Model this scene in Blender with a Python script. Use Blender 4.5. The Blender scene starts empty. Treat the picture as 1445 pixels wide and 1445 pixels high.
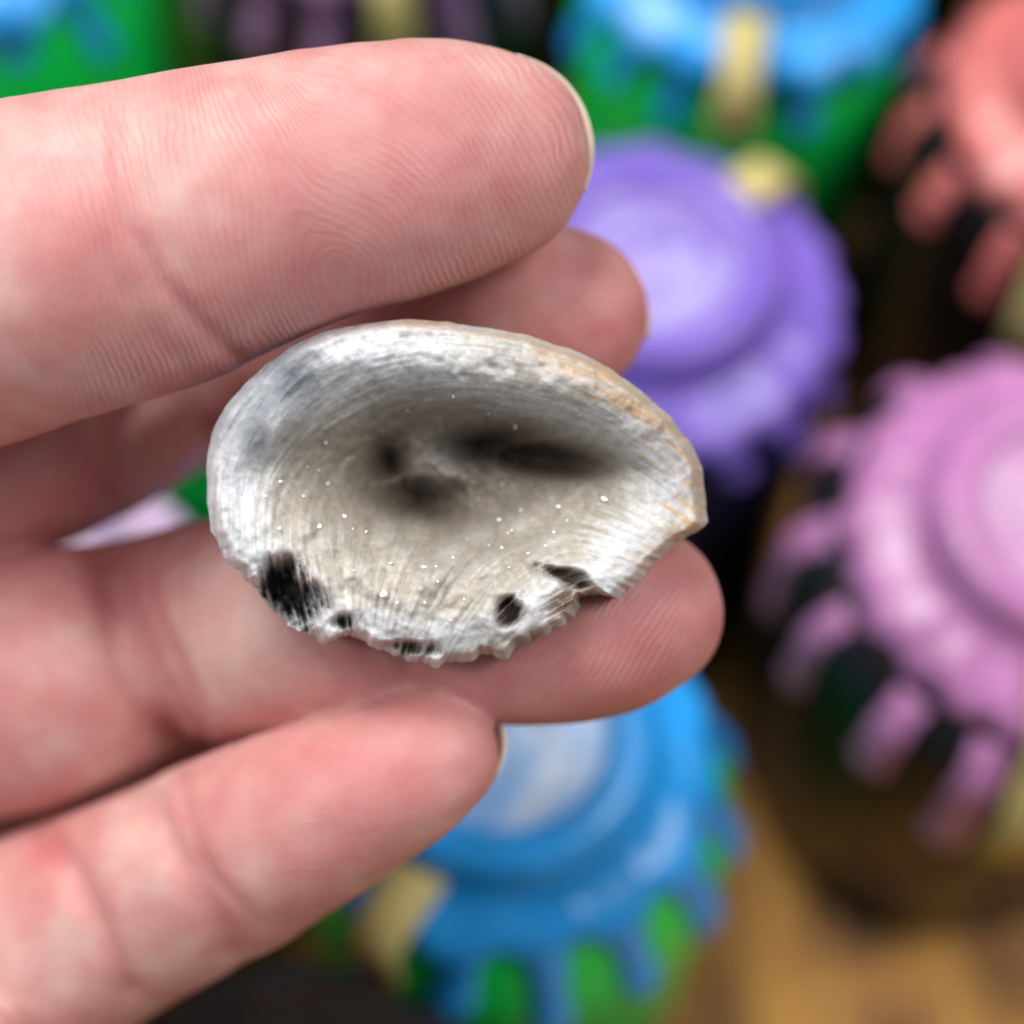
import bpy, math, random
import numpy as np
from mathutils import Matrix, Vector

random.seed(7); RNG = np.random.default_rng(7)
sc = bpy.context.scene
C = sc.collection
MM = 0.001

# ------------------------------------------------------------------ camera
IMG = 1445.0
FOV = math.radians(34.0)
FPX = IMG / 2 / math.tan(FOV / 2)          # focal length in photo pixels
DEP = math.radians(62.0)                   # camera looks this far below the horizon
D0 = 110.0                                 # mm from lens to the plane of the hand
CAM_H = 240.0                              # mm above the table
cam_d = bpy.data.cameras.new('camera'); cam = bpy.data.objects.new('camera', cam_d); C.objects.link(cam)
cam_d.sensor_width = 36; cam_d.sensor_fit = 'HORIZONTAL'; cam_d.lens = 18 / math.tan(FOV / 2)
cam_d.clip_start = 0.005; cam_d.clip_end = 20
cam.location = (0, 0, CAM_H * MM); cam.rotation_euler = (math.pi / 2 - DEP, 0, 0)
cam_d.dof.use_dof = True; cam_d.dof.focus_distance = 108.0 * MM; cam_d.dof.aperture_fstop = 10.6
sc.camera = cam
RC = Matrix.Rotation(math.pi / 2 - DEP, 3, 'X')

# ------------------------------------------------------------------ light
w = bpy.data.worlds.new('World'); sc.world = w; w.use_nodes = True
w.node_tree.nodes['Background'].inputs[0].default_value = (0.86, 0.93, 1.0, 1)
w.node_tree.nodes['Background'].inputs[1].default_value = 0.16

def area(name, loc, target, sx, sy, power, col):
    l = bpy.data.lights.new(name, 'AREA'); l.shape = 'RECTANGLE'; l.size = sx; l.size_y = sy
    l.energy = power; l.color = col
    o = bpy.data.objects.new(name, l); C.objects.link(o); o.location = loc
    o.rotation_euler = (Vector(target) - Vector(loc)).to_track_quat('-Z', 'Y').to_euler()
    return o
area('ceiling_or_fill_light', (-0.42, 0.56, 1.40), (0, 0.1, 0.1), 0.60, 0.70, 23, (1.0, 0.98, 0.95))
area('ceiling_or_fill_light', (-0.95, -0.12, 1.25), (0, 0.1, 0.1), 0.7, 0.5, 9.0, (1.0, 0.98, 0.96))  # unseen fill lamp, added to light the fingers from upper left
area('ceiling_or_fill_light', (0.80, -0.02, 1.30), (0, 0.1, 0.05), 0.6, 0.6, 13.5, (1.0, 0.98, 0.95))  # unseen fill lamp, added to brighten the blue bottle and table

sc.view_settings.view_transform = 'Standard'; sc.view_settings.look = 'None'
sc.view_settings.exposure = -0.2; sc.view_settings.gamma = 1.0
sc.cycles.use_denoising = True
sc.cycles.max_bounces = 8

# ------------------------------------------------------------------ helpers
def srgb(r, g, b):
    f = lambda c: c / 12.92 if c <= 0.04045 else ((c + 0.055) / 1.055) ** 2.4
    return (f(r / 255), f(g / 255), f(b / 255), 1)

def plane_px(px, py, zplane):
    """photo pixel -> world x, y (mm) on the horizontal plane at height zplane (mm)"""
    d = RC @ Vector(((px - IMG / 2) / FPX, -(py - IMG / 2) / FPX, -1))
    t = (zplane - CAM_H) / d.z
    return d.x * t, d.y * t

def hp(px, py, z):
    """photo pixel + depth (mm towards the lens) -> hand-frame mm"""
    s = (D0 - z) / FPX
    return np.array([(px - IMG / 2) * s, -(py - IMG / 2) * s, z])

HAND_M = Matrix.Translation(cam.location) @ RC.to_4x4() @ Matrix.Translation((0, 0, -D0 * MM))

def mesh_obj(name, verts, faces, mat, parent=None, smooth=True, scale=MM):
    me = bpy.data.meshes.new(name)
    v = np.asarray(verts, dtype=np.float64) * scale
    me.from_pydata(v.tolist(), [], [list(map(int, f)) for f in faces]); me.update()
    if smooth: me.polygons.foreach_set('use_smooth', [True] * len(me.polygons))
    if mat: me.materials.append(mat)
    o = bpy.data.objects.new(name, me); C.objects.link(o)
    if parent: o.parent = parent
    return o

def quad_obj(name, verts, quads, mat, parent=None):
    me = bpy.data.meshes.new(name); n = len(verts); q = len(quads)
    me.vertices.add(n); me.vertices.foreach_set('co', (np.asarray(verts) * MM).astype(np.float32).ravel())
    me.loops.add(q * 4); me.loops.foreach_set('vertex_index', np.asarray(quads, dtype=np.int32).ravel())
    me.polygons.add(q); me.polygons.foreach_set('loop_start', np.arange(0, q * 4, 4, dtype=np.int32))
    me.polygons.foreach_set('use_smooth', np.ones(q, dtype=bool))
    me.update(calc_edges=True); me.validate()
    me.materials.append(mat)
    o = bpy.data.objects.new(name, me); C.objects.link(o)
    if parent: o.parent = parent
    return o

def attr(o, name, vals):
    a = o.data.attributes.new(name, 'FLOAT', 'POINT'); a.data.foreach_set('value', np.asarray(vals, dtype=np.float32).ravel())
def attr_col(o, name, vals):
    a = o.data.attributes.new(name, 'FLOAT_COLOR', 'POINT')
    v = np.ones((len(vals), 4), dtype=np.float32); v[:, :3] = vals; a.data.foreach_set('color', v.ravel())

def empty(name, loc=(0, 0, 0)):
    o = bpy.data.objects.new(name, None); C.objects.link(o); o.location = loc; o.empty_display_size = 0.01
    return o
def tag(o, label=None, cat=None, group=None, kind=None):
    if label: o['label'] = label
    if cat: o['category'] = cat
    if group: o['group'] = group
    if kind: o['kind'] = kind

def _hash(ix, iy, iz):
    h = (ix * 374761393 + iy * 668265263 + iz * 2147483647 * 7 + 1013904223) & 0xFFFFFFFF
    h = ((h ^ (h >> 13)) * 1274126177) & 0xFFFFFFFF
    h = ((h ^ (h >> 16)) * 2246822519) & 0xFFFFFFFF
    return ((h ^ (h >> 15)) & 0xFFFFFF) / float(0xFFFFFF) * 2 - 1
def vnoise(p, seed=0):
    p = np.asarray(p, dtype=np.float64) + seed * 17.31
    i = np.floor(p).astype(np.int64); f = p - i; f = f * f * f * (f * (f * 6 - 15) + 10)
    r = 0
    for a in (0, 1):
        for b in (0, 1):
            for c in (0, 1):
                wgt = (f[..., 0] if a else 1 - f[..., 0]) * (f[..., 1] if b else 1 - f[..., 1]) * (f[..., 2] if c else 1 - f[..., 2])
                r = r + wgt * _hash(i[..., 0] + a, i[..., 1] + b, i[..., 2] + c)
    return r
def fbm(p, oct=4, seed=0):
    r = 0; a = 1.0
    for k in range(oct):
        r = r + a * vnoise(np.asarray(p) * (2.03 ** k), seed + k); a *= 0.5
    return r
def sstep(a, b, x):
    t = np.clip((x - a) / (b - a), 0, 1); return t * t * (3 - 2 * t)

# node helpers
def new_mat(name):
    m = bpy.data.materials.new(name); m.use_nodes = True
    nt = m.node_tree; return m, nt, nt.nodes['Principled BSDF']
def N(nt, t, **kw):
    n = nt.nodes.new(t)
    for k, v in kw.items(): setattr(n, k, v)
    return n
def mix_col(nt, fac, a, b, mode='MIX'):
    n = N(nt, 'ShaderNodeMix', data_type='RGBA', blend_type=mode)
    for sock, val in ((n.inputs[0], fac), (n.inputs[6], a), (n.inputs[7], b)):
        if isinstance(val, bpy.types.NodeSocket): nt.links.new(val, sock)
        else: sock.default_value = val
    return n.outputs[2]
def ramp(nt, src, stops):
    r = N(nt, 'ShaderNodeValToRGB'); cr = r.color_ramp
    while len(cr.elements) < len(stops): cr.elements.new(0.5)
    for e, (p, c) in zip(cr.elements, stops): e.position = p; e.color = c if len(c) == 4 else (*c, 1)
    nt.links.new(src, r.inputs[0]); return r.outputs[0]
def noise(nt, scale, detail=4, rough=0.5, vec=None, dist=0.0):
    n = N(nt, 'ShaderNodeTexNoise'); n.inputs['Scale'].default_value = scale; n.inputs['Detail'].default_value = detail
    n.inputs['Roughness'].default_value = rough; n.inputs['Distortion'].default_value = dist
    if vec: nt.links.new(vec, n.inputs['Vector'])
    return n.outputs['Fac']
def mth(nt, op, a, b=None):
    n = N(nt, 'ShaderNodeMath', operation=op)
    for s, v in ((n.inputs[0], a), (n.inputs[1], b)):
        if v is None: continue
        if isinstance(v, bpy.types.NodeSocket): nt.links.new(v, s)
        else: s.default_value = v
    return n.outputs[0]
def bump(nt, h, dist, strength=1.0, prev=None):
    b = N(nt, 'ShaderNodeBump'); b.inputs['Distance'].default_value = dist; b.inputs['Strength'].default_value = strength
    nt.links.new(h, b.inputs['Height'])
    if prev: nt.links.new(prev, b.inputs['Normal'])
    return b.outputs['Normal']
def objvec(nt, scale=(1, 1, 1), rz=0.0):
    t = N(nt, 'ShaderNodeTexCoord'); m = N(nt, 'ShaderNodeMapping'); m.inputs['Scale'].default_value = scale; m.inputs['Rotation'].default_value = (0, 0, rz)
    nt.links.new(t.outputs['Object'], m.inputs['Vector']); return m.outputs['Vector']

# ------------------------------------------------------------------ table
def wood_mat():
    m, nt, p = new_mat('worn_wood')
    v = objvec(nt, (34, 13, 26), -0.55)
    n1 = noise(nt, 1.0, 6, 0.6, v, 2.2)
    v2 = objvec(nt, (150, 18, 100), -0.55)
    n2 = noise(nt, 1.0, 5, 0.6, v2, 0.4)
    c = ramp(nt, n1, [(0.36, (0.06, 0.022, 0.006)), (0.46, (0.32, 0.13, 0.022)), (0.56, (0.60, 0.27, 0.042)), (0.75, (0.74, 0.37, 0.07))])
    c2 = ramp(nt, n2, [(0.3, (0.35, 0.30, 0.25)), (0.6, (1, 1, 1))])
    nt.links.new(mix_col(nt, 0.75, c, c2, 'MULTIPLY'), p.inputs['Base Color'])
    p.inputs['Roughness'].default_value = 0.6
    nt.links.new(bump(nt, n2, 0.0004), p.inputs['Normal'])
    return m
WOOD = wood_mat()
def box(x0, x1, y0, y1, z0, z1, b=0.6):
    """bevel-edged plank: top chamfer b"""
    v = [(x0, y0, z0), (x1, y0, z0), (x1, y1, z0), (x0, y1, z0), (x0, y0, z1 - b), (x1, y0, z1 - b), (x1, y1, z1 - b), (x0, y1, z1 - b),
         (x0 + b, y0 + b, z1), (x1 - b, y0 + b, z1), (x1 - b, y1 - b, z1), (x0 + b, y1 - b, z1)]
    f = [(3, 2, 1, 0), (0, 1, 5, 4), (1, 2, 6, 5), (2, 3, 7, 6), (3, 0, 4, 7), (4, 5, 9, 8), (5, 6, 10, 9), (6, 7, 11, 10), (7, 4, 8, 11), (8, 9, 10, 11)]
    return v, f
v, f = box(-420, 420, -320, 620, -24, 0, 1.5)
tbl = mesh_obj('table_top', v, f, WOOD, smooth=False); tag(tbl, kind='structure')

# ------------------------------------------------------------------ wax sealed bottles
def wax_mat(name, col, pearl_sheen=None):
    m, nt, p = new_mat(name)
    v = objvec(nt); n1 = noise(nt, 90, 4, 0.6, v)
    dark = tuple(c * 0.72 for c in col[:3]) + (1,)
    c = mix_col(nt, ramp(nt, n1, [(0.35, (0, 0, 0)), (0.65, (1, 1, 1))]), dark, col)
    if pearl_sheen:
        n2 = noise(nt, 70, 5, 0.6, objvec(nt, (1, 1.6, 1)), 1.0)
        c = mix_col(nt, ramp(nt, n2, [(0.30, (0, 0, 0)), (0.72, (1, 1, 1))]), c, pearl_sheen)  # pearly patches, with lamp sheen painted into the seal colour
    nt.links.new(c, p.inputs['Base Color'])
    p.inputs['Roughness'].default_value = 0.28
    p.inputs['Subsurface Weight'].default_value = 0.15; p.inputs['Subsurface Radius'].default_value = (1, 1, 1)
    p.inputs['Subsurface Scale'].default_value = 0.0015
    nt.links.new(bump(nt, noise(nt, 260, 3, 0.5, v), 0.0004), p.inputs['Normal'])
    return m
def glass_mat(name, col):
    m, nt, p = new_mat(name)
    nt.links.new(mix_col(nt, noise(nt, 60, 3, 0.5, objvec(nt)), tuple(c * 0.8 for c in col[:3]) + (1,), col), p.inputs['Base Color'])
    p.inputs['Roughness'].default_value = 0.32; p.inputs['Specular IOR Level'].default_value = 0.35
    return m
def ribbon_mat():
    m, nt, p = new_mat('tear_ribbon')
    wv = N(nt, 'ShaderNodeTexWave'); wv.inputs['Scale'].default_value = 500; nt.links.new(objvec(nt), wv.inputs['Vector'])
    nt.links.new(mix_col(nt, wv.outputs['Fac'], srgb(190, 172, 96), srgb(214, 200, 140)), p.inputs['Base Color'])
    p.inputs['Roughness'].default_value = 0.7
    return m
RIB = ribbon_mat()

def lathe(prof, seg, mod=None):
    V = []; F = []
    for i, (r, z) in enumerate(prof):
        for k in range(seg):
            a = 2 * math.pi * k / seg
            rr, zz = (r, z) if mod is None else mod(i, r, z, a)
            V.append((rr * math.cos(a), rr * math.sin(a), zz))
    for i in range(len(prof) - 1):
        for k in range(seg):
            a, b = i * seg + k, i * seg + (k + 1) % seg
            F.append((a + seg, b + seg, b, a))
    return V, F

BOT_H = 78.0
def body_prof(rb):
    # (r, z) from under the wax down to the table
    if rb > 27.2: return [(19.5, -8.5), (25.0, -11.0), (rb - 2.0, -12.6), (rb - 0.6, -14.2), (rb, -17), (rb, 6 - BOT_H), (rb - 1.2, 2 - BOT_H), (rb - 4, -BOT_H), (0.01, 0.8 - BOT_H)]
    k = max(0.0, (rb - 24.6) / 7)
    return [(19.5, -8.5), (21.0 + 2 * k, -11.5), (rb - 2.4, -16 - 2 * k), (rb - 0.7, -19.5 - 2.5 * k), (rb, -24 - 3 * k), (rb, 6 - BOT_H), (rb - 1.2, 2 - BOT_H), (rb - 4, -BOT_H), (0.01, 0.8 - BOT_H)]
def surf_r(rb, z):
    pr = body_prof(rb)
    zs = [-q[1] for q in pr[:6]]; rs = [q[0] for q in pr[:6]]
    return float(np.interp(-z, zs, rs))
def drip_mesh(rb, wd, zend, mat):
    """a run of wax lying on the shoulder, in the x-z plane, bulb at its end"""
    zs = list(np.linspace(-9.5 if rb < 27.2 else -11.2, zend, 14)); V = []; F = []; n = 10
    for i, z in enumerate(zs):
        t = i / (len(zs) - 1)
        wv = wd * (1.15 - 0.45 * t + 0.35 * sstep(0.6, 0.92, t)) * math.sqrt(max(0.0, 1 - max(0, (t - 0.86) / 0.14) ** 2) + 0.003)
        if rb > 27.2: wv *= 0.78 + 0.22 * sstep(0.05, 0.45, t)
        th = 1.5 * (wv / wd) * (0.8 + 0.5 * t)
        r0 = surf_r(rb, z)
        for k in range(n):
            a = 2 * math.pi * k / n
            V.append((r0 + th * math.cos(a), wv * math.sin(a), z))
    for i in range(len(zs) - 1):
        for k in range(n):
            F.append((i * n + k, i * n + (k + 1) % n, (i + 1) * n + (k + 1) % n, (i + 1) * n + k))
    F.append(tuple(range(n - 1, -1, -1))); F.append(tuple((len(zs) - 1) * n + k for k in range(n)))
    me = mesh_obj('wax_drip', V, F, mat); d = me.data; bpy.data.objects.remove(me); return d

def make_bottle(px, py, wax, pearl_sheen, glass, rb, ribbon_deg, label, seed, nscal=17, drips=15, dlen=(-20, -30), collar=24.0, xy=None, tail=()):
    rnd = random.Random(seed)
    x, y = xy or plane_px(px, py, BOT_H - 8)
    root = empty('wax_sealed_bottle', (x * MM, y * MM, BOT_H * MM))
    tag(root, label, 'bottle', 'wax sealed bottles standing on the wooden table')
    wm = wax_mat('wax_' + str(seed), wax); pm = wax_mat('wax_seal_' + str(seed), wax, pearl_sheen); gm = glass_mat('glass_' + str(seed), glass)
    ph = rnd.random() * 6.28
    lip = [1 + 0.030 * rnd.uniform(-1, 1) for _ in range(nscal)]
    prof = [(10.6, -1.6), (11.2, -0.9), (12.2, -0.2), (13.4, 0.0), (14.8, -0.5), (15.6, -1.8), (15.8, -3.6), (16.3, -4.9), (18.0, -5.6),
            (20.5, -6.0), (22.6, -6.6), (23.8, -7.6), (24.0, -8.8), (23.2, -9.9), (21.4, -10.2), (19.8, -9.4)]
    def mod(i, r, z, a):
        wv = 0.010 * math.sin(3 * a + ph) + 0.006 * math.sin(5 * a + 2 * ph)
        r2 = r * (1 + wv * (0.4 if i < 8 else 1))
        if i >= 8:
            s = min(1, (i - 7) / 4)
            q = (a * nscal / (2 * math.pi) + ph)
            k = int(math.floor(q)) % nscal; fr = q - math.floor(q)
            lobe = abs(math.sin(math.pi * fr)) ** 0.7
            r2 = r2 * collar / 24.0 * (1 + s * (0.075 * (lobe - 0.6) + (lip[k] - 1) * lobe))
            z = z - s * 1.2 * lobe
        return r2, z
    V, F = lathe(prof, 170, mod)
    mesh_obj('wax_cap', V, F, wm, root)
    # pressed seal in the middle of the cap, with a raised leaf-like relief
    V = []; F = []; R = 26; S = 64
    for i in range(R + 1):
        for k in range(S):
            r = 11.2 * i / R; a = 2 * math.pi * k / S; X, Y = r * math.cos(a), r * math.sin(a)
            z = -1.75 + 0.5 * sstep(0.75, 0.95, i / R) * 0
            for (cx, cy, sx, sy, rot, h) in ((5.2, 0.5, 1.5, 2.6, 0.2, 0.8), (-4.4, 2.0, 1.6, 3.0, -0.5, 0.6), (0, -5, 3.4, 1.2, 0.1, 0.6), (0.3, 1.5, 1.2, 3.6, 0, 0.55), (0, 6.5, 3.2, 0.9, 0, 0.5)):
                dx, dy = X - cx, Y - cy; u = dx * math.cos(rot) + dy * math.sin(rot); v_ = -dx * math.sin(rot) + dy * math.cos(rot)
                z += h * math.exp(-((u / sx) ** 2 + (v_ / sy) ** 2) ** 2)
            V.append((X, Y, z))
    for i in range(R):
        for k in range(S):
            F.append((i * S + k, (i + 1) * S + k, (i + 1) * S + (k + 1) % S, i * S + (k + 1) % S))
    o = mesh_obj('pressed_seal', V, F, pm, root); o.rotation_euler.z = rnd.uniform(-0.5, 0.5)
    V, F = lathe(body_prof(rb), 96)
    mesh_obj('glass_body', V, F, gm, root)
    ds = [drip_mesh(rb, wd, ze, wm) for wd, ze in ((2.6, dlen[0]), (2.3, (dlen[0] + dlen[1]) / 2), (2.8, dlen[1]))]
    for k in range(drips):
        o = bpy.data.objects.new('wax_drip', ds[rnd.randrange(3)]); C.objects.link(o); o.parent = root
        o.rotation_euler.z = 2 * math.pi * (k + 0.5 - ph * drips / nscal + rnd.uniform(-0.14, 0.14)) / drips
    # tear ribbon: out of the collar, over the lip, down the shoulder
    path = [(15.9, -4.6), (18.5, -4.9), (21.5, -5.3), (24.2, -6.0), (26.0, -7.8), (26.6, -10.5), (max(26.6, rb - 1), -14), (max(26.8, rb + 1.2), -17)] + [(rb + 1.4, z) for z in tail]
    V = []; F = []
    for i, (r, z) in enumerate(path):
        wv = 2.9 + 0.25 * math.sin(i * 1.3)
        r = r + (collar - 24)
        nx, nz = (0.1, 0.5) if i < 4 else (0.5, 0.1)
        for (yy, s) in ((-wv, 0), (wv, 0), (wv, 1), (-wv, 1)): V.append((r + nx * s, yy, z + nz * s))
    for i in range(len(path) - 1):
        for k in range(4): F.append((i * 4 + k, i * 4 + (k + 1) % 4, i * 4 + 4 + (k + 1) % 4, i * 4 + 4 + k))
    F += [(3, 2, 1, 0), tuple(len(V) - 4 + k for k in range(4))]
    o = mesh_obj('tear_ribbon', V, F, RIB, root); o.rotation_euler.z = math.radians(ribbon_deg)
    return root

BLUE = srgb(40, 170, 255); GREEN = srgb(18, 222, 92)
make_bottle(912, 412, srgb(134, 108, 212), srgb(184, 174, 222), (0.010, 0.008, 0.035, 1), 24.6, 46, 'bottle sealed with scalloped violet wax behind the index fingertip', 3, nscal=21, dlen=(-15, -22))
make_bottle(1062, -72, BLUE, srgb(225, 232, 240), GREEN, 24.6, -98, 'green bottle under bright blue wax beside the red sealed bottle', 5, dlen=(-15, -24))
make_bottle(712, 1062, BLUE, srgb(222, 228, 238), GREEN, 26.0, -122, 'green bottle with bright blue dripping wax below the middle fingertip', 11, nscal=15, drips=15, dlen=(-19, -26), collar=22.2)
make_bottle(1495, 762, srgb(202, 134, 192), srgb(206, 176, 206), (0.008, 0.009, 0.010, 1), 29.0, -100, 'black bottle with pink scalloped wax and long pink drips', 8, nscal=23, drips=14, dlen=(-25, -34), collar=24.4, tail=(-23, -30))
make_bottle(1592, 142, srgb(226, 124, 120), srgb(225, 170, 165), (0.008, 0.007, 0.007, 1), 27.4, -116, 'black bottle with coral red scalloped wax and red drips', 21, nscal=21, drips=14, dlen=(-20, -28), tail=(-23, -29))
make_bottle(-66, -128, BLUE, srgb(220, 230, 240), GREEN, 26, 120, 'green bottle under blue wax behind the knuckle of the thumb', 31, dlen=(-16, -26))
make_bottle(508, -190, srgb(150, 108, 150), srgb(180, 150, 180), (0.014, 0.008, 0.016, 1), 27, -78, 'dark bottle with dull mauve wax drips behind the thumb', 37, dlen=(-22, -34))
make_bottle(322, 398, BLUE, srgb(220, 230, 240), GREEN, 24.6, 150, 'green bottle glimpsed through the gap between index and middle finger', 41, dlen=(-14, -20))
make_bottle(-22, 862, srgb(222, 196, 226), srgb(232, 222, 232), (0.03, 0.02, 0.04, 1), 24.6, 200, 'bottle with pale lilac wax glimpsed through the gap between fingers', 43)
make_bottle(400, 1722, srgb(48, 40, 36), srgb(70, 62, 56), (0.010, 0.009, 0.010, 1), 24.6, 250, 'black bottle under black wax below the ring finger', 47)
make_bottle(0, 0, BLUE, srgb(220, 230, 240), GREEN, 24.6, 90, 'green bottle just glimpsed between the mauve sealed bottle and a blue sealed one', 53, xy=(-52.0, 243.0))
make_bottle(0, 0, srgb(120, 90, 130), srgb(180, 150, 180), (0.012, 0.008, 0.016, 1), 24.6, 90, 'dark bottle just glimpsed above the thumb nail', 59, xy=(8.5, 241.0))
make_bottle(0, 0, srgb(60, 40, 46), srgb(90, 70, 76), (0.010, 0.008, 0.009, 1), 24.0, 90, 'black bottle just glimpsed between the red sealed and blue sealed bottles', 61, xy=(79.0, 207.0))

# ------------------------------------------------------------------ the hand
# control points: photo px, py, depth of the centre (mm), half width (px), depth / width ratio
THUMB = [(-1150, 830, -34, 260, 0.85), (-700, 640, -22, 290, 0.86), (-350, 485, -10, 262, 0.86), (-60, 400, -3, 236, 0.84), (180, 341, -1.5, 224, 0.82), (300, 306, -1.5, 207, 0.82),
         (420, 268, -2, 192, 0.82), (560, 240, -2.5, 181, 0.80), (640, 224, -3.5, 167, 0.76), (694, 218, -4, 148, 0.72)]
INDEX = [(-900, 800, -38, 190, 0.95), (-420, 720, -32, 186, 0.95), (-60, 640, -26, 172, 0.95), (100, 590, -28, 158, 0.95), (250, 520, -34, 142, 0.95), (420, 474, -29, 140, 0.95),
         (600, 452, -21, 140, 0.92), (720, 440, -15, 136, 0.88), (795, 444, -14, 119, 0.82)]
MIDDLE = [(-900, 1080, -40, 200, 0.95), (-420, 1030, -34, 196, 0.95), (-40, 975, -25, 186, 0.95), (90, 948, -22.5, 176, 0.95), (225, 903, -25.0, 152, 0.95), (340, 885, -18.5, 160, 0.95), (460, 872, -14, 156, 0.95),
          (600, 874, -11.2, 148, 0.92), (760, 880, -9.3, 143, 0.88), (850, 874, -8.6, 137, 0.86), (898, 862, -8.6, 122, 0.80)]
RING = [(-900, 1440, -40, 190, 0.95), (-420, 1475, -34, 184, 0.95), (-60, 1400, -26, 172, 0.95), (80, 1325, -22, 163, 0.95), (200, 1268, -18, 150, 0.95), (300, 1218, -15, 146, 0.95), (420, 1160, -10, 133, 0.93),
        (520, 1112, -7.5, 116, 0.88), (588, 1078, -6.2, 100, 0.82), (612, 1066, -6.2, 91, 0.78)]
LITTLE = [(-900, 1760, -40, 165, 0.95), (-520, 1800, -34, 158, 0.95), (-280, 1730, -27, 146, 0.95), (-130, 1640, -22, 134, 0.95), (-70, 1560, -17, 128, 0.92), (-75, 1500, -13, 112, 0.85)]
PALM = [(-2750, 1250, -46, 560, 0.80), (-2250, 1240, -45, 540, 0.76), (-1850, 1220, -44, 600, 0.56), (-1500, 1200, -42, 720, 0.40), (-1150, 1230, -41, 800, 0.32), (-820, 1260, -40, 780, 0.28), (-640, 1270, -39, 700, 0.26)]
WEB = [(-700, 1220, -40, 200, 0.7), (-100, 1140, -43, 140, 0.7), (120, 1105, -41, 105, 0.8), (300, 1060, -36, 70, 0.8)]
TIP_T = {0: 137, 1: 119, 2: 124, 3: 92, 4: 100, 5: 300}

def catmull(P, step):
    P = np.array(P); out = []
    Q = np.vstack([2 * P[0] - P[1], P, 2 * P[-1] - P[-2]])
    for i in range(1, len(Q) - 2):
        L = np.linalg.norm(Q[i + 1][:3] - Q[i][:3]); n = max(2, int(L / step))
        for k in range(n):
            t = k / n
            out.append(0.5 * (2 * Q[i] + (Q[i + 1] - Q[i - 1]) * t + (2 * Q[i - 1] - 5 * Q[i] + 4 * Q[i + 1] - Q[i + 2]) * t * t + (3 * Q[i] - Q[i - 1] - 3 * Q[i + 1] + Q[i + 2]) * t ** 3))
    out.append(P[-1]); return np.array(out)

VOX = 0.42
lo = np.array([-128.0, -62.0, -64.0]); hi = np.array([19.0, 36.0, 12.0])
dims = np.ceil((hi - lo) / VOX).astype(int) + 1
axs = [(lo[k] + VOX * np.arange(dims[k])).astype(np.float32) for k in range(3)]
def chain_sdf(spec, tip_t):
    pts = []
    for (px, py, z, hw, q) in spec:
        p = hp(px, py, z); s = (D0 - z) / FPX
        pts.append([*p, hw * s, hw * s * q, tip_t * s])
    S = catmull(pts, 0.55)
    T = np.gradient(S[:, :3], axis=0); T /= np.linalg.norm(T, axis=1)[:, None]
    G = np.full(dims, 9.0, dtype=np.float32)
    for p, t in zip(S, T):
        c = p[:3]; ra, rb, rt = p[3], p[4], p[5]
        rt = min(rt, ra * 1.0)
        n = np.array([0, 0, 1.0]); n = n - t * n.dot(t); n /= np.linalg.norm(n); s = np.cross(n, t)
        ext = max(ra, rb) + 3.0
        i0 = np.maximum(0, np.floor((c - ext - lo) / VOX).astype(int)); i1 = np.minimum(dims, np.ceil((c + ext - lo) / VOX).astype(int) + 1)
        if np.any(i1 <= i0): continue
        X = axs[0][i0[0]:i1[0]] - c[0]; Y = axs[1][i0[1]:i1[1]] - c[1]; Z = axs[2][i0[2]:i1[2]] - c[2]
        def dot(v): return (X * v[0])[:, None, None] + (Y * v[1])[None, :, None] + (Z * v[2])[None, None, :]
        a = dot(s / ra); b = dot(n / rb); e = dot(t / rt)
        k0 = np.sqrt(a * a + b * b + e * e); k1 = np.sqrt((a / ra) ** 2 + (b / rb) ** 2 + (e / rt) ** 2) + 1e-6
        d = (k0 * (k0 - 1) / k1).astype(np.float32)
        sl = tuple(slice(i0[k], i1[k]) for k in range(3))
        np.minimum(G[sl], d, out=G[sl])
    return G, S
def smin(a, b, k):
    h = np.clip(0.5 + 0.5 * (b - a) / k, 0, 1); return b + (a - b) * h - k * h * (1 - h)

specs = [THUMB, INDEX, MIDDLE, RING, LITTLE]
fields = None; ident = np.zeros(dims, dtype=np.int8); SPINES = []
for i, sp in enumerate(specs):
    G, S = chain_sdf(sp, TIP_T[i]); SPINES.append(S)
    if fields is None: fields = G
    else:
        ident[G < fields] = i
        fields = smin(fields, G, 0.7)
Gp, _ = chain_sdf(PALM, TIP_T[5])
Gw, _ = chain_sdf(WEB, 90); fields = smin(fields, Gw, 1.5)
ident[Gp < fields - 1.0] = 5
fields = smin(fields, Gp, 7.0)

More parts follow.
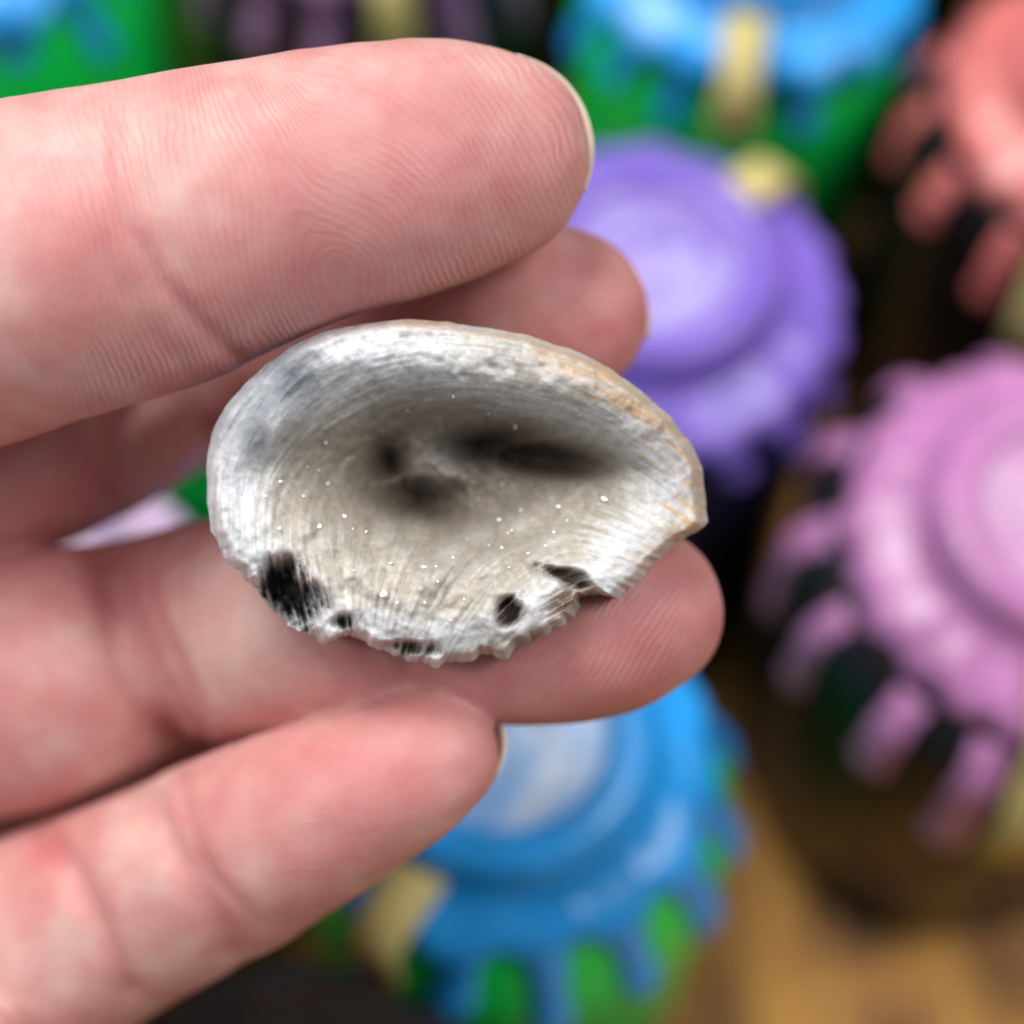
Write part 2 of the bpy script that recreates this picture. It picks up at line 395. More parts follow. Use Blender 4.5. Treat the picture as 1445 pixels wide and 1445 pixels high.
def surface_nets(Fd):
    ins = Fd < 0
    nx, ny, nz = Fd.shape
    cnt = np.zeros((nx - 1, ny - 1, nz - 1), dtype=np.int8)
    for a in (0, 1):
        for b in (0, 1):
            for c in (0, 1): cnt += ins[a:nx - 1 + a, b:ny - 1 + b, c:nz - 1 + c]
    act = (cnt > 0) & (cnt < 8); I = np.argwhere(act)
    idx = np.full(act.shape, -1, dtype=np.int64); idx[act] = np.arange(len(I))
    P = np.zeros((len(I), 3)); W = np.zeros(len(I))
    cor = [(a, b, c) for a in (0, 1) for b in (0, 1) for c in (0, 1)]
    for p in cor:
        for k in range(3):
            if p[k]: continue
            q = list(p); q[k] = 1
            fa = Fd[I[:, 0] + p[0], I[:, 1] + p[1], I[:, 2] + p[2]]; fb = Fd[I[:, 0] + q[0], I[:, 1] + q[1], I[:, 2] + q[2]]
            m = (fa < 0) != (fb < 0); t = np.where(m, fa / np.where(m, fa - fb, 1), 0)
            pt = np.array(p, dtype=float)[None, :].repeat(len(I), 0); pt[:, k] += t
            P += pt * m[:, None]; W += m
    P = (I + P / W[:, None]) * VOX + lo
    quads = []
    for k in range(3):
        sl0 = [slice(None)] * 3; sl1 = [slice(None)] * 3; sl0[k] = slice(0, -1); sl1[k] = slice(1, None)
        ch = ins[tuple(sl0)] != ins[tuple(sl1)]; e = np.argwhere(ch)
        u, v = (k + 1) % 3, (k + 2) % 3
        e = e[(e[:, u] > 0) & (e[:, v] > 0) & (e[:, u] < Fd.shape[u] - 1) & (e[:, v] < Fd.shape[v] - 1)]
        def cell(du, dv):
            g = e.copy(); g[:, u] -= du; g[:, v] -= dv; return idx[g[:, 0], g[:, 1], g[:, 2]]
        q = np.stack([cell(1, 1), cell(0, 1), cell(0, 0), cell(1, 0)], 1)
        flip = ~ins[e[:, 0], e[:, 1], e[:, 2]]
        q[flip] = q[flip][:, ::-1]; quads.append(q)
    return P, np.vstack(quads), I
HV, HQ, HI = surface_nets(fields)
HID = ident[HI[:, 0], HI[:, 1], HI[:, 2]]
def laplace(Vv, Q, n, f=0.5):
    E = np.vstack([Q[:, [0, 1]], Q[:, [1, 2]], Q[:, [2, 3]], Q[:, [3, 0]]])
    deg = np.bincount(E[:, 0], minlength=len(Vv)) + np.bincount(E[:, 1], minlength=len(Vv))
    for _ in range(n):
        acc = np.zeros_like(Vv)
        for k in range(3):
            acc[:, k] = np.bincount(E[:, 0], Vv[E[:, 1], k], minlength=len(Vv)) + np.bincount(E[:, 1], Vv[E[:, 0], k], minlength=len(Vv))
        Vv = Vv + f * (acc / deg[:, None] - Vv)
    return Vv
def normals(Vv, Q):
    n = np.cross(Vv[Q[:, 2]] - Vv[Q[:, 0]], Vv[Q[:, 3]] - Vv[Q[:, 1]]); out = np.zeros_like(Vv)
    for k in range(3):
        s = np.zeros(len(Vv))
        for c in range(4): s += np.bincount(Q[:, c], n[:, k], minlength=len(Vv))
        out[:, k] = s
    return out / (np.linalg.norm(out, axis=1)[:, None] + 1e-12)
HV = laplace(HV, HQ, 4)
HN = normals(HV, HQ)
# pattern coordinates on the pads: the flat print of each digit, in photo-pixel units
QX = HV[:, 0] / (D0 - HV[:, 2]) * FPX + IMG / 2; QY = -HV[:, 1] / (D0 - HV[:, 2]) * FPX + IMG / 2
front = sstep(-0.15, 0.35, HN[:, 2])

def seg_dist(pl):
    best = np.full(len(QX), 1e9); pl = np.array(pl, float)
    for a, b in zip(pl[:-1], pl[1:]):
        d = b - a; t = np.clip(((QX - a[0]) * d[0] + (QY - a[1]) * d[1]) / d.dot(d), 0, 1)
        best = np.minimum(best, np.hypot(QX - a[0] - t * d[0], QY - a[1] - t * d[1]))
    return best
disp = np.zeros(len(HV)); crease = np.zeros(len(HV))
CREASES = [  # digit, polyline, width px, depth mm
    (0, [(160, 160), (166, 250), (188, 325), (232, 400), (280, 455), (335, 505)], 13, 0.36),
    (0, [(120, 190), (130, 290), (160, 380), (215, 470), (270, 530)], 12, 0.12),
    (0, [(205, 170), (215, 260), (245, 340), (300, 430)], 9, 0.10),
    (1, [(205, 560), (170, 600), (150, 700)], 22, 0.6),
    (2, [(150, 780), (165, 850), (205, 940), (240, 1030)], 32, 1.1),
    (2, [(205, 800), (225, 880), (262, 960), (285, 1040)], 16, 0.4),
    (2, [(560, 900), (575, 950), (640, 1000)], 20, 0.45), (2, [(520, 930), (560, 985)], 14, 0.25),
    (3, [(190, 1100), (225, 1160), (275, 1240), (330, 1340)], 24, 0.55), (3, [(255, 1090), (270, 1160), (300, 1240), (370, 1310)], 13, 0.2),
    (3, [(60, 1170), (110, 1240), (150, 1330), (180, 1400)], 22, 0.6)]
for dg, pl, wd, dp in CREASES:
    g = np.exp(-(seg_dist(pl) / wd) ** 2) * (HID == dg) * front
    disp -= dp * g; crease = np.maximum(crease, g * min(1, dp * 2))
disp += 0.16 * vnoise(HV / 5.5, 3) + 0.05 * vnoise(HV / 1.9, 5)
# soft pad bulges
for dg, cx, cy, sx, sy, h in ((0, 480, 280, 180, 120, 0.5), (0, 60, 380, 120, 160, 0.5), (2, 400, 870, 100, 110, 0.9), (2, 80, 960, 80, 130, 0.8), (3, 210, 1230, 55, 80, 0.5), (3, 500, 1120, 110, 80, 0.5), (2, 800, 900, 120, 90, 0.3)):
    disp += h * np.exp(-((QX - cx) / sx) ** 2 - ((QY - cy) / sy) ** 2) * (HID == dg) * front
HV = HV + HN * disp[:, None]

# friction ridges: one phase value per vertex (turns of the ridge pattern) and how strongly it shows
pw = np.stack([QX, QY, np.zeros_like(QX)], 1)
wx, wy = 16 * vnoise(pw / 95, 11), 16 * vnoise(pw / 95, 12)
phase = np.zeros(len(HV)); amt = np.zeros(len(HV))
def loop(cx, cy, ang, ex, per):
    c, s = math.cos(ang), math.sin(ang); dx, dy = QX + wx - cx, QY + wy - cy
    u = dx * c + dy * s; v_ = -dx * s + dy * c
    return np.sqrt((u * ex) ** 2 + v_ ** 2 + 60) / per
m = HID == 0
dx, dy = QX + wx - 478, QY + wy - 380
au, av = -0.30 * dx - 0.95 * dy, 0.95 * dx - 0.30 * dy           # along / across the loop's axis
core = np.sqrt(np.where(au > 0, (0.75 * au) ** 2, (0.25 * au) ** 2) + av ** 2 + 80)
side = 0.90 * dx - 0.44 * dy
left = 42 - 1.0 * side + 900 * sstep(-40, 260, side) + 0.0012 * (dy + 120) ** 2 * sstep(0, -100, side)
phase[m] = (smin(core, left, 70.0) / 10.5)[m]
amt[m] = (0.30 + 0.70 * sstep(60, 230, np.hypot((QX - 540) * 0.8, QY - 190)))[m]
amt[m] *= ((1 - 0.75 * sstep(170, 20, QX)) * (0.28 + 0.72 * sstep(10, 170, np.hypot(dx, dy))))[m]
m = HID == 1; phase[m] = loop(690, 500, math.radians(15), 0.9, 9.2)[m]; amt[m] = (sstep(640, 800, QX) * 0.7)[m]
m = HID == 2; phase[m] = ((QX + wx * 0.6) * 0.80 + (QY + wy * 0.6) * 0.52 - 0.0006 * (QY - 900) ** 2)[m] / 9.6; amt[m] = (0.75 * sstep(600, 720, QX))[m]
m = HID == 3; phase[m] = ((QX + wx) * 0.25 + (QY + wy) * 1.0 + 0.0012 * (QX - 480) ** 2)[m] / 8.6; amt[m] = (0.16 * sstep(330, 450, QX))[m]
amt *= front * (1 - 0.6 * crease) * (0.62 + 0.75 * vnoise(pw / 60, 21))

# blood under the skin: redder pads, paler joints; some highlights painted in as pale spots
red = 0.42 + 0.22 * fbm(HV / 7.0, 3, 9) + 0.10 * vnoise(HV / 2.0, 8)
for cx, cy, sx, sy, h in ((400, 245, 130, 70, 0.22), (120, 330, 70, 110, 0.12), (650, 200, 120, 70, 0.10), (520, 90, 260, 30, -0.25), (40, 200, 150, 70, -0.22), (850, 470, 140, 110, 0.22), (880, 900, 180, 110, 0.22),
                          (560, 1060, 130, 60, 0.28), (480, 1140, 130, 90, 0.12), (215, 1210, 50, 90, -0.35), (390, 870, 90, 110, -0.25), (60, 900, 80, 90, -0.15), (620, 970, 80, 40, 0.3), (100, 1330, 80, 80, -0.1)):
    red = red + h * np.exp(-((QX - cx) / sx) ** 2 - ((QY - cy) / sy) ** 2)
red = np.clip(red + 0.15 * crease, 0, 1)

def skin_mat():
    m, nt, p = new_mat('skin')
    A = lambda n: N(nt, 'ShaderNodeAttribute', attribute_name=n).outputs['Fac']
    v = objvec(nt)
    fine = noise(nt, 2600, 3, 0.6, v); mid = noise(nt, 480, 4, 0.6, v)
    sn = mth(nt, 'SINE', mth(nt, 'MULTIPLY', mth(nt, 'ADD', A('ridge_phase'), mth(nt, 'MULTIPLY', noise(nt, 560, 3, 0.6, v), 1.15)), 2 * math.pi))
    rid = mth(nt, 'MULTIPLY', mth(nt, 'MULTIPLY', sn, A('ridge_amount')), mth(nt, 'ADD', mth(nt, 'MULTIPLY', fine, 1.2), 0.35))
    rd = mth(nt, 'ADD', A('redness'), mth(nt, 'MULTIPLY', mth(nt, 'SUBTRACT', mid, 0.5), 0.55))
    c = ramp(nt, rd, [(0.05, (0.67, 0.445, 0.405)), (0.45, (0.62, 0.292, 0.278)), (0.95, (0.54, 0.172, 0.178))])
    c = mix_col(nt, mth(nt, 'MULTIPLY', mth(nt, 'ADD', rid, 0.15), 0.13), c, (0.80, 0.56, 0.49, 1))
    nt.links.new(c, p.inputs['Base Color'])
    p.inputs['Roughness'].default_value = 0.47; p.inputs['Specular IOR Level'].default_value = 0.45
    p.inputs['Subsurface Weight'].default_value = 0.5; p.inputs['Subsurface Radius'].default_value = (1.0, 0.32, 0.2)
    p.inputs['Subsurface Scale'].default_value = 0.0022
    b = bump(nt, rid, 0.000025)
    b = bump(nt, fine, 0.00004, 0.7, b); b = bump(nt, mid, 0.00010, 0.5, b)
    nt.links.new(b, p.inputs['Normal'])
    return m
SKIN = skin_mat()
hand = quad_obj('hand', HV, HQ, SKIN)
attr(hand, 'ridge_phase', phase); attr(hand, 'ridge_amount', np.clip(amt, 0, 1.3)); attr(hand, 'redness', red)
hand.matrix_world = HAND_M
tag(hand, 'bare pale pink hand, palm up, pinching a broken geode between thumb and fingers', 'hand')

def nail_mat():
    m, nt, p = new_mat('fingernail')
    nt.links.new(mix_col(nt, noise(nt, 300, 3, 0.5, objvec(nt)), (0.56, 0.41, 0.32, 1), (0.66, 0.52, 0.41, 1)), p.inputs['Base Color'])
    p.inputs['Roughness'].default_value = 0.35; p.inputs['Subsurface Weight'].default_value = 0.3
    p.inputs['Subsurface Radius'].default_value = (1, 0.6, 0.4); p.inputs['Subsurface Scale'].default_value = 0.0012
    return m
NAIL = nail_mat()
def nail(edge_px, zc, depth, axis_px, length=9.0, thick=0.5):
    """edge_px: the free edge as a run of photo pixels; the plate runs back behind the digit"""
    E = np.array([hp(a, b, zc) for a, b in edge_px])
    E = catmull(np.hstack([E, np.zeros((len(E), 3))]), 0.5)[:, :3]; n = len(E)
    ax = hp(*axis_px, zc) - hp(0, 0, zc); ax[2] = 0; ax /= np.linalg.norm(ax)
    mid = 0.5 * (E[0] + E[-1]); K = 12; V = []; F = []
    for layer in (0, 1):
        for i in range(n):
            u = i / (n - 1); su = math.sin(math.pi * u)
            for k in range(K + 1):
                t = k / K
                e = E[i].copy()
                q = mid + (e - mid) * (1 - 0.12 * t) - ax * length * t * (0.55 + 0.45 * su)
                z = zc - 0.3 - depth * su * 0.25 - depth * (0.80 * su + 0.15) * math.sin(t * math.pi / 2) ** 0.9
                off = thick * layer
                V.append((q[0] - ax[0] * off * 0.3, q[1] - ax[1] * off * 0.3, z - off))
    M = n * (K + 1)
    for i in range(n - 1):
        for k in range(K):
            a = i * (K + 1) + k; b = a + K + 1
            F.append((a, b, b + 1, a + 1)); F.append((M + a + 1, M + b + 1, M + b, M + a))
    for i in range(n - 1):
        a = i * (K + 1); b = a + K + 1; F.append((b, a, M + a, M + b)); a += K; b += K; F.append((a, b, M + b, M + a))
    for k in range(K):
        a = k; F.append((a, a + 1, M + a + 1, M + a)); a = (n - 1) * (K + 1) + k; F.append((a + 1, a, M + a, M + a + 1))
    o = mesh_obj('fingernail', V, F, NAIL, hand); return o
nail([(730, 74), (766, 84), (800, 106), (825, 140), (838, 182), (839, 224), (828, 268)], -4.0, 6.0, (700, -170))
nail([(826, 328), (860, 343), (890, 370), (909, 404), (919, 440), (917, 476)], -14.5, 5.5, (700, -40))
nail([(634, 972), (664, 980), (694, 1000), (712, 1030), (714, 1066), (699, 1102)], -6.0, 5.0, (500, -260), length=7)
nail([(976, 778), (992, 800), (1002, 828), (1004, 856), (998, 882)], -11.5, 4.0, (600, -60), length=7)

# ------------------------------------------------------------------ geode
geode = empty('geode'); geode.matrix_world = HAND_M
tag(geode, 'broken half geode with white rim and smoky sparkling crystal hollow held in fingers', 'geode')
OUT = np.array([(290, 655), (298, 610), (318, 573), (345, 542), (375, 514), (410, 490), (455, 470), (510, 456), (570, 449), (630, 454), (690, 462), (750, 474), (810, 494),
                (860, 519), (905, 552), (945, 588), (975, 624), (992, 660), (994, 700), (999, 738), (985, 750), (955, 766), (930, 790), (905, 815), (872, 845), (846, 838), (826, 842), (812, 862), (786, 886),
                (750, 908), (715, 922), (680, 926), (640, 938), (600, 936), (550, 930), (522, 908), (494, 896), (458, 908), (430, 894), (392, 872), (366, 836), (346, 818), (320, 786), (298, 750), (292, 702)], float)
GC = np.array([640.0, 690.0])
# closed outline, resampled by angle
def resample(P, n):
    Q = np.vstack([P, P[:1]]); L = np.concatenate([[0], np.cumsum(np.linalg.norm(np.diff(Q, axis=0), axis=1))])
    s = np.linspace(0, L[-1], n, endpoint=False)
    return np.stack([np.interp(s, L, Q[:, 0]), np.interp(s, L, Q[:, 1])], 1)
NA, NR = 960, 240
O = resample(OUT, NA)
for _ in range(3): O = 0.5 * O + 0.25 * (np.roll(O, 1, 0) + np.roll(O, -1, 0))
ang = np.arctan2(O[:, 1] - GC[1], O[:, 0] - GC[0])
O3 = np.concatenate([O, np.zeros((NA, 1))], 1)
edge_n = (6.0 * fbm(O3 / 26, 3, 2) + 2.2 * fbm(O3 / 9, 2, 3)) * sstep(-0.1, 0.6, np.sin(ang)) + 1.6 * fbm(O3 / 22, 2, 4)
O = GC + (O - GC) * (1 + edge_n / np.linalg.norm(O - GC, axis=1))[:, None]
rho = (np.arange(NR + 1) / NR) ** 0.8
PXY = GC + (O - GC)[None] * rho[:, None, None]           # (NR+1, NA, 2)
X, Y = PXY[..., 0], PXY[..., 1]; RHO = rho[:, None] + 0 * X
def ga(cx, cy, sx, sy, rot=0, pw_=1.0):
    r = math.radians(rot); dx, dy = X - cx, Y - cy
    u = (dx * math.cos(r) + dy * math.sin(r)) / sx; v_ = (-dx * math.sin(r) + dy * math.cos(r)) / sy
    return np.exp(-(u * u + v_ * v_) ** pw_)
P3 = np.stack([X, Y, 0 * X], -1)
# flow of the fibres: orientation anchors (x, y, degrees), blended, then noise smeared along the flow
ANCH = [(310, 700, 85), (330, 600, -60), (400, 530, -50), (480, 480, -20), (570, 465, -8), (680, 480, 8), (780, 510, 18), (880, 570, 30), (960, 650, 42), (940, 720, 35), (860, 640, 22), (850, 740, 15),
        (900, 780, 25), (750, 600, 10), (640, 560, 0), (520, 580, -22), (430, 640, -45), (400, 720, -65), (360, 780, 80), (440, 780, 72), (480, 870, 75), (540, 800, -75), (600, 820, -62), (660, 850, -55),
        (720, 780, -35), (780, 840, -30), (650, 740, -45), (560, 720, -70), (620, 660, -20), (720, 690, 0), (600, 900, -70), (700, 900, -45)]
gx0, gy0, gw, gh = 250, 410, 790, 560
GX, GY = np.meshgrid(np.arange(gw) + gx0, np.arange(gh) + gy0)
c2 = np.zeros((gh, gw)); s2_ = np.zeros((gh, gw))
for ax_, ay_, an in ANCH:
    wt = np.exp(-((GX - ax_) ** 2 + (GY - ay_) ** 2) / (2 * 48.0 ** 2)) + 1e-9
    c2 += wt * math.cos(2 * math.radians(an)); s2_ += wt * math.sin(2 * math.radians(an))
FA = 0.5 * np.arctan2(s2_, c2); DX, DY = np.cos(FA), np.sin(FA)
def soften(im, n):
    for _ in range(n):
        im = 0.25 * (np.roll(im, 1, 0) + np.roll(im, -1, 0)) + 0.5 * im
        im = 0.25 * (np.roll(im, 1, 1) + np.roll(im, -1, 1)) + 0.5 * im
    return im
def smear(length, blur, seed):
    nz = soften(np.random.default_rng(seed).normal(0, 1, (gh, gw)), blur); acc = nz.copy()
    for sg in (1, -1):
        px_, py_ = GX - gx0 + 0.0, GY - gy0 + 0.0; ldx, ldy = DX * sg, DY * sg
        for _ in range(length):
            px_ = np.clip(px_ + ldx, 0, gw - 1); py_ = np.clip(py_ + ldy, 0, gh - 1)
            ix, iy = np.rint(px_).astype(int), np.rint(py_).astype(int)
            acc += nz[iy, ix]; ndx, ndy = DX[iy, ix], DY[iy, ix]
            fl_ = np.where(ndx * ldx + ndy * ldy < 0, -1.0, 1.0); ldx, ldy = ndx * fl_, ndy * fl_
    acc = soften(acc, 1)
    return (acc - acc.mean()) / acc.std()
def samp(im):
    u, v_ = np.clip(X - gx0, 0, gw - 1.01), np.clip(Y - gy0, 0, gh - 1.01); iu, iv = u.astype(int), v_.astype(int); fu, fv = u - iu, v_ - iv
    return (im[iv, iu] * (1 - fu) + im[iv, iu + 1] * fu) * (1 - fv) + (im[iv + 1, iu] * (1 - fu) + im[iv + 1, iu + 1] * fu) * fv
st_f = samp(smear(18, 1, 31)); st_m = samp(smear(30, 4, 32)); st_c = samp(smear(44, 14, 33))
st = 0.30 * st_f + 0.35 * st_m + 0.35 * st_c
th = np.arctan2(Y - 700, X - 610)
low = sstep(0.15, 0.75, np.sin(th))
wpx, wpy = 10 * fbm(P3 / 38, 2, 44), 8 * fbm(P3 / 34, 2, 45)
wobble = fbm(P3 / 42, 3, 40)
hollow = ga(655, 672, 245, 108, 6, 1.25)
Xs, Ys = X, Y
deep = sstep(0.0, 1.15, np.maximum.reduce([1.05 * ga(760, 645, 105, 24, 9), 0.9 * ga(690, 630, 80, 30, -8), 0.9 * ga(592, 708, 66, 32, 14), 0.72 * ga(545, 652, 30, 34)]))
X, Y = Xs, Ys
flat = ga(372, 570, 95, 60, -52, 2.0)
Z = 2.0 - 8.8 * hollow * (0.92 + 0.12 * wobble) - 4.0 * deep + 2.0 * ga(625, 655, 42, 32) - 0.8 * ga(560, 640, 200, 120)
Z += 1.3 * ga(640, 820, 210, 70, -8) + 0.9 * ga(820, 740, 110, 40, 10) + 1.0 * ga(690, 530, 230, 40, 8)
LUMPS = [(548, 752, 24, 17), (592, 742, 22, 20), (560, 790, 30, 22), (640, 778, 26, 19), (678, 752, 24, 15), (470, 760, 26, 18), (730, 738, 30, 14), (610, 812, 30, 18), (690, 800, 32, 18), (500, 800, 24, 20), (430, 745, 20, 16), (780, 760, 32, 15)]
lump = np.maximum.reduce([ga(a, b, c, d, -25, 1.3) for a, b, c, d in LUMPS])
Z += 0.75 * lump * (0.8 + 0.3 * wobble)
X, Y = X + wpx, Y + wpy       # ragged edges for the pockets
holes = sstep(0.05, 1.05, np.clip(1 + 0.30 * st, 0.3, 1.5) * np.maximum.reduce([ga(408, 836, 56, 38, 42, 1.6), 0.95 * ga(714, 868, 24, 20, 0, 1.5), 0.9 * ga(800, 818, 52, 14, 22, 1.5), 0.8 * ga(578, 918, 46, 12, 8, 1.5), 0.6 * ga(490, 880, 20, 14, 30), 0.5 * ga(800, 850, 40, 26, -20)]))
X, Y = Xs, Ys
Z -= (2.2 + 2.4 * ga(408, 838, 90, 70, 42, 2.0)) * holes
Z += 0.35 * wobble * (1 - holes) + (0.002 * st_f + 0.007 * st_m + 0.026 * st_c) * (0.55 + 0.45 * sstep(0.05, 0.5, hollow + low)) * (1 - 0.6 * flat) + 0.13 * fbm(P3 / 26, 3, 50)
Z -= 2.2 * sstep(0.93, 1.0, RHO) ** 2 + 0.6 * sstep(0.80, 1.0, RHO)
# upper-left band is a smooth polished facet
Z = Z * (1 - 0.75 * flat) + 0.75 * flat * (1.4)
Z -= 1.2 * sstep(860, 990, X)
# colours of the mineral bands, with shade painted into hollow and holes
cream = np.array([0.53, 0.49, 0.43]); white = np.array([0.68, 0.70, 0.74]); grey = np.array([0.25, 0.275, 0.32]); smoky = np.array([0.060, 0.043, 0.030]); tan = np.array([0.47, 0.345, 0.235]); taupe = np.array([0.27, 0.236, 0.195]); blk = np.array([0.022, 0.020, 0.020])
def lerp(a, b, t): return a + (b - a) * np.clip(t, 0, 1)[..., None]
col = np.broadcast_to(cream, X.shape + (3,)).copy()
col = lerp(col, taupe, 0.97 * ga(628, 648, 240, 112, 4, 1.2) + 0.12 * st)
thr = 0.20 * sstep(0.1, 0.9, -np.sin(th)) + 0.06 * sstep(0.4, 0.9, np.cos(th))
col = lerp(col, taupe, 0.40 * (1 - lump) * ga(600, 765, 190, 55, 0, 1.3))
col = lerp(col, np.array([0.55, 0.53, 0.49]), 0.55 * lump)
rimw = sstep(0.66, 0.90, RHO + thr + 0.035 * wobble + 0.03 * st)
col = lerp(col, white, 0.92 * rimw)
col = lerp(col, np.array([0.56, 0.535, 0.49]), 0.8 * ga(780, 520, 170, 60, 18, 1.5))
col = lerp(col, white, 0.8 * np.exp(-((np.hypot((X - 640) / 1.12, Y - 720) - 262 - 14 * wobble) / 18) ** 2) * sstep(640, 470, X) * sstep(760, 700, Y))
col = lerp(col, grey, 0.9 * flat * (0.75 + 0.5 * vnoise(P3 / 30, 61)))
col = lerp(col, np.array([0.11, 0.125, 0.15]), 0.85 * np.maximum(ga(418, 535, 24, 46, 28, 1.5), ga(362, 622, 18, 24, 20, 1.5)) * (0.7 + 0.5 * st))
col = lerp(col, np.array([0.14, 0.112, 0.086]), 0.92 * np.maximum(ga(735, 640, 190, 58, 8), ga(592, 688, 150, 82, 8)) * (1 + 0.25 * st))  # broad brown: painted shade across the hollow
col = lerp(col, smoky, 1.0 * np.clip(deep ** 1.4, 0, 1))  # smoky quartz tone plus painted shade in the deepest pockets
col = lerp(col, np.array([0.30, 0.285, 0.27]), 0.75 * ga(622, 655, 42, 32))
edge_tan = np.clip(sstep(0.90, 1.0, RHO + 0.03 * st) * sstep(0.35, -0.35, np.sin(th)) * sstep(-0.75, 0.1, np.cos(th)) + 0.85 * sstep(0.80, 0.96, RHO + 0.08 * st) * sstep(0.25, 0.7, np.cos(th)) * sstep(0.55, 0.1, np.sin(th)), 0, 1)
col = lerp(col, tan, 0.9 * edge_tan * (0.75 + 0.5 * st))
col = lerp(col, tan * 0.75, 0.8 * ga(800, 848, 40, 24, -25, 1.5)); col = lerp(col, taupe, 0.8 * ga(715, 905, 60, 14, -10, 1.5))
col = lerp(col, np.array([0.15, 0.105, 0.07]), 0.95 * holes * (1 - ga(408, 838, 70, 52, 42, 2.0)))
col = lerp(col, blk, 1.1 * holes * ga(408, 838, 70, 52, 42, 2.0))  # shade of the lower-left hole painted near black
col = np.clip(col * (1 + 0.14 * st + 0.03 * st_f + 0.06 * fbm(P3 / 6, 2, 70))[..., None], 0.006, 0.9)

SC = lambda z: (D0 - z) / FPX
HX = (X - IMG / 2) * SC(Z); HY = -(Y - IMG / 2) * SC(Z)
VG = np.stack([HX, HY, Z], -1)
verts = VG.reshape(-1, 3); ii, kk = np.meshgrid(np.arange(NR), np.arange(NA), indexing='ij')
k2 = (kk + 1) % NA
quads = np.stack([ii * NA + kk, ii * NA + k2, (ii + 1) * NA + k2, (ii + 1) * NA + kk], -1).reshape(-1, 4)[:, ::-1]
def stone_mat(name, rough, sss, scl=0.0008, spec=0.5):
    m, nt, p = new_mat(name)
    a = N(nt, 'ShaderNodeAttribute', attribute_name='mineral')
    v = objvec(nt); n1 = noise(nt, 2200, 3, 0.6, v)
    nt.links.new(mix_col(nt, 0.35, a.outputs['Color'], ramp(nt, n1, [(0.3, (0.55, 0.55, 0.55)), (0.7, (1.2, 1.2, 1.2))]), 'MULTIPLY'), p.inputs['Base Color'])
    p.inputs['Roughness'].default_value = rough
    p.inputs['Subsurface Weight'].default_value = sss; p.inputs['Subsurface Radius'].default_value = (1, 0.9, 0.8); p.inputs['Subsurface Scale'].default_value = scl; p.inputs['Specular IOR Level'].default_value = spec
    nt.links.new(bump(nt, n1, 0.00006, 0.8), p.inputs['Normal'])
    return m
LIN = stone_mat('chalcedony', 0.48, 0.6, 0.0016, 0.4)
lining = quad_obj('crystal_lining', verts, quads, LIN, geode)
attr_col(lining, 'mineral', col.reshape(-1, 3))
# rind: the outer shell behind the broken face
NB = 26; RV = []
for j in range(NB + 1):
    t = j / NB * math.pi / 2
    for k in range(NA // 2):
        o = VG[NR, 2 * k]; cz = hp(GC[0], GC[1], -2)
        q = np.array([cz[0], cz[1]]) + (o[:2] - np.array([cz[0], cz[1]])) * (math.cos(t) ** 0.8 * (1 + 0.018 * math.sin(t * 2)))
        RV.append((q[0], q[1], o[2] * math.cos(t) + (-12.0) * math.sin(t)))
RV = np.array(RV); bumpy = 0.35 * fbm(RV / 3.0, 3, 80); RV[NA // 2:, 2] += bumpy[NA // 2:]
n2 = NA // 2; ii, kk = np.meshgrid(np.arange(NB), np.arange(n2), indexing='ij'); k2 = (kk + 1) % n2
rq = np.stack([ii * n2 + kk, ii * n2 + k2, (ii + 1) * n2 + k2, (ii + 1) * n2 + kk], -1).reshape(-1, 4)[:, ::-1]
rind = quad_obj('rind', RV, rq, stone_mat('rind_stone', 0.6, 0.0), geode)
attr_col(rind, 'mineral', np.clip(np.array([0.42, 0.29, 0.19]) * (1 + 0.5 * fbm(RV / 2.5, 3, 90))[:, None], 0.03, 0.8))

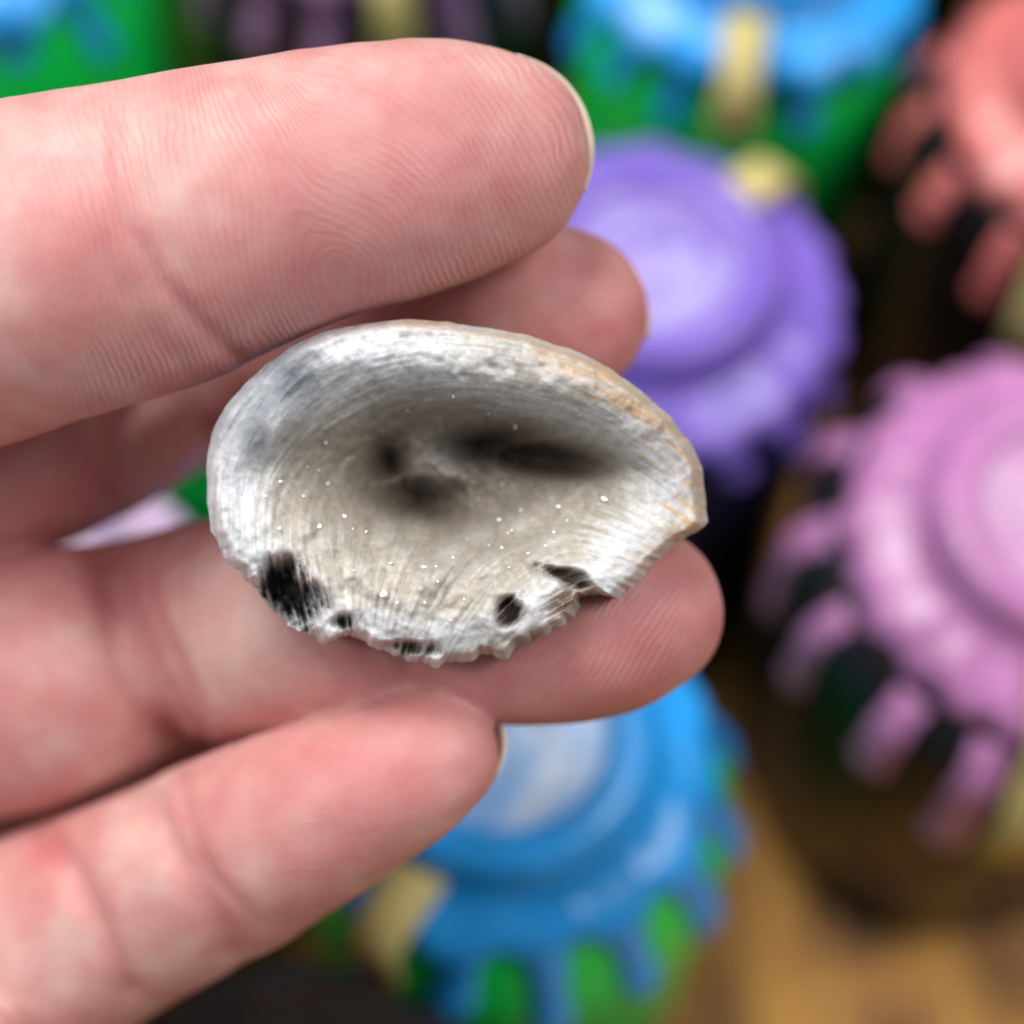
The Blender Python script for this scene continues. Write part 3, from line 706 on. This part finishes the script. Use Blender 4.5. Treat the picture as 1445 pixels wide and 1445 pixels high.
# glinting quartz crystals in the hollow
def quartz_mat():
    m, nt, p = new_mat('clear_quartz')
    nt.links.new(mix_col(nt, noise(nt, 900, 2, 0.5, objvec(nt)), (0.86, 0.84, 0.80, 1), (0.95, 0.95, 0.95, 1)), p.inputs['Base Color'])
    p.inputs['Roughness'].default_value = 0.08; p.inputs['IOR'].default_value = 1.55; p.inputs['Specular IOR Level'].default_value = 0.9
    p.inputs['Coat Weight'].default_value = 0.6; p.inputs['Coat Roughness'].default_value = 0.05
    return m
QTZ = quartz_mat()
GLINT = [(727, 601, 9), (853, 705, 9), (542, 838, 8), (598, 800, 6), (705, 733, 6), (787, 715, 6), (709, 684, 5), (675, 705, 4), (452, 743, 6), (397, 679, 5), (463, 682, 5), (460, 625, 5), (491, 648, 5), (690, 583, 4), (717, 752, 4),
         (722, 748, 4), (735, 720, 4), (551, 795, 5), (618, 820, 4), (395, 745, 5), (487, 728, 5), (708, 772, 4), (745, 781, 4), (636, 875, 4), (517, 750, 4), (690, 770, 3), (560, 850, 4), (770, 770, 4), (845, 712, 4), (660, 760, 3),
         (430, 700, 4), (500, 805, 4), (655, 845, 4), (600, 850, 3), (800, 735, 4), (575, 580, 3), (640, 560, 3)]
for _ in range(9):
    t_ = RNG.uniform(0, 2 * math.pi); q_ = RNG.uniform(0.25, 1)
    GLINT.append((620 + 260 * q_ * math.cos(t_), 735 + 110 * q_ * math.sin(t_), RNG.uniform(1.6, 3.2)))
flatP = np.stack([X.ravel(), Y.ravel()], 1)
lamp_dir = np.array((RC.transposed() @ (Vector((-0.42, 0.56, 1.40)) - cam.location).normalized()))
for gx, gy, sz in GLINT:
    q = int(np.argmin((flatP[:, 0] - gx) ** 2 + (flatP[:, 1] - gy) ** 2)); i, k = divmod(q, NA)
    c = VG[i, k] + np.array([0, 0, 0.22])
    # a crystal whose tilted end face is turned to mirror the ceiling lamp
    view = np.array([0, 0, D0]) - c; view /= np.linalg.norm(view)
    hvec = view + lamp_dir; hvec /= np.linalg.norm(hvec)
    r = max(0.09, (sz - 2.0) / 21.5 * 0.95); side = np.cross(hvec, RNG.normal(0, 1, 3)); side /= np.linalg.norm(side); s2 = np.cross(hvec, side)
    n = int(RNG.integers(3, 6)); a0 = RNG.uniform(0, 6); el = RNG.uniform(0.35, 0.9)
    V = []
    for h, rr in ((-0.7, 1.15), (0.22, 1.0)):
        for j in range(n):
            a = a0 + 2 * math.pi * (j + 0.25 * math.sin(j * 2.1)) / n; V.append(c + hvec * h * r * 1.3 + (side * math.cos(a) + s2 * math.sin(a) * el) * r * rr)
    F = [(j, (j + 1) % n, n + (j + 1) % n, n + j) for j in range(n)] + [tuple(n + j for j in range(n))]
    mesh_obj('quartz_crystal', V, F, QTZ, geode, smooth=False)
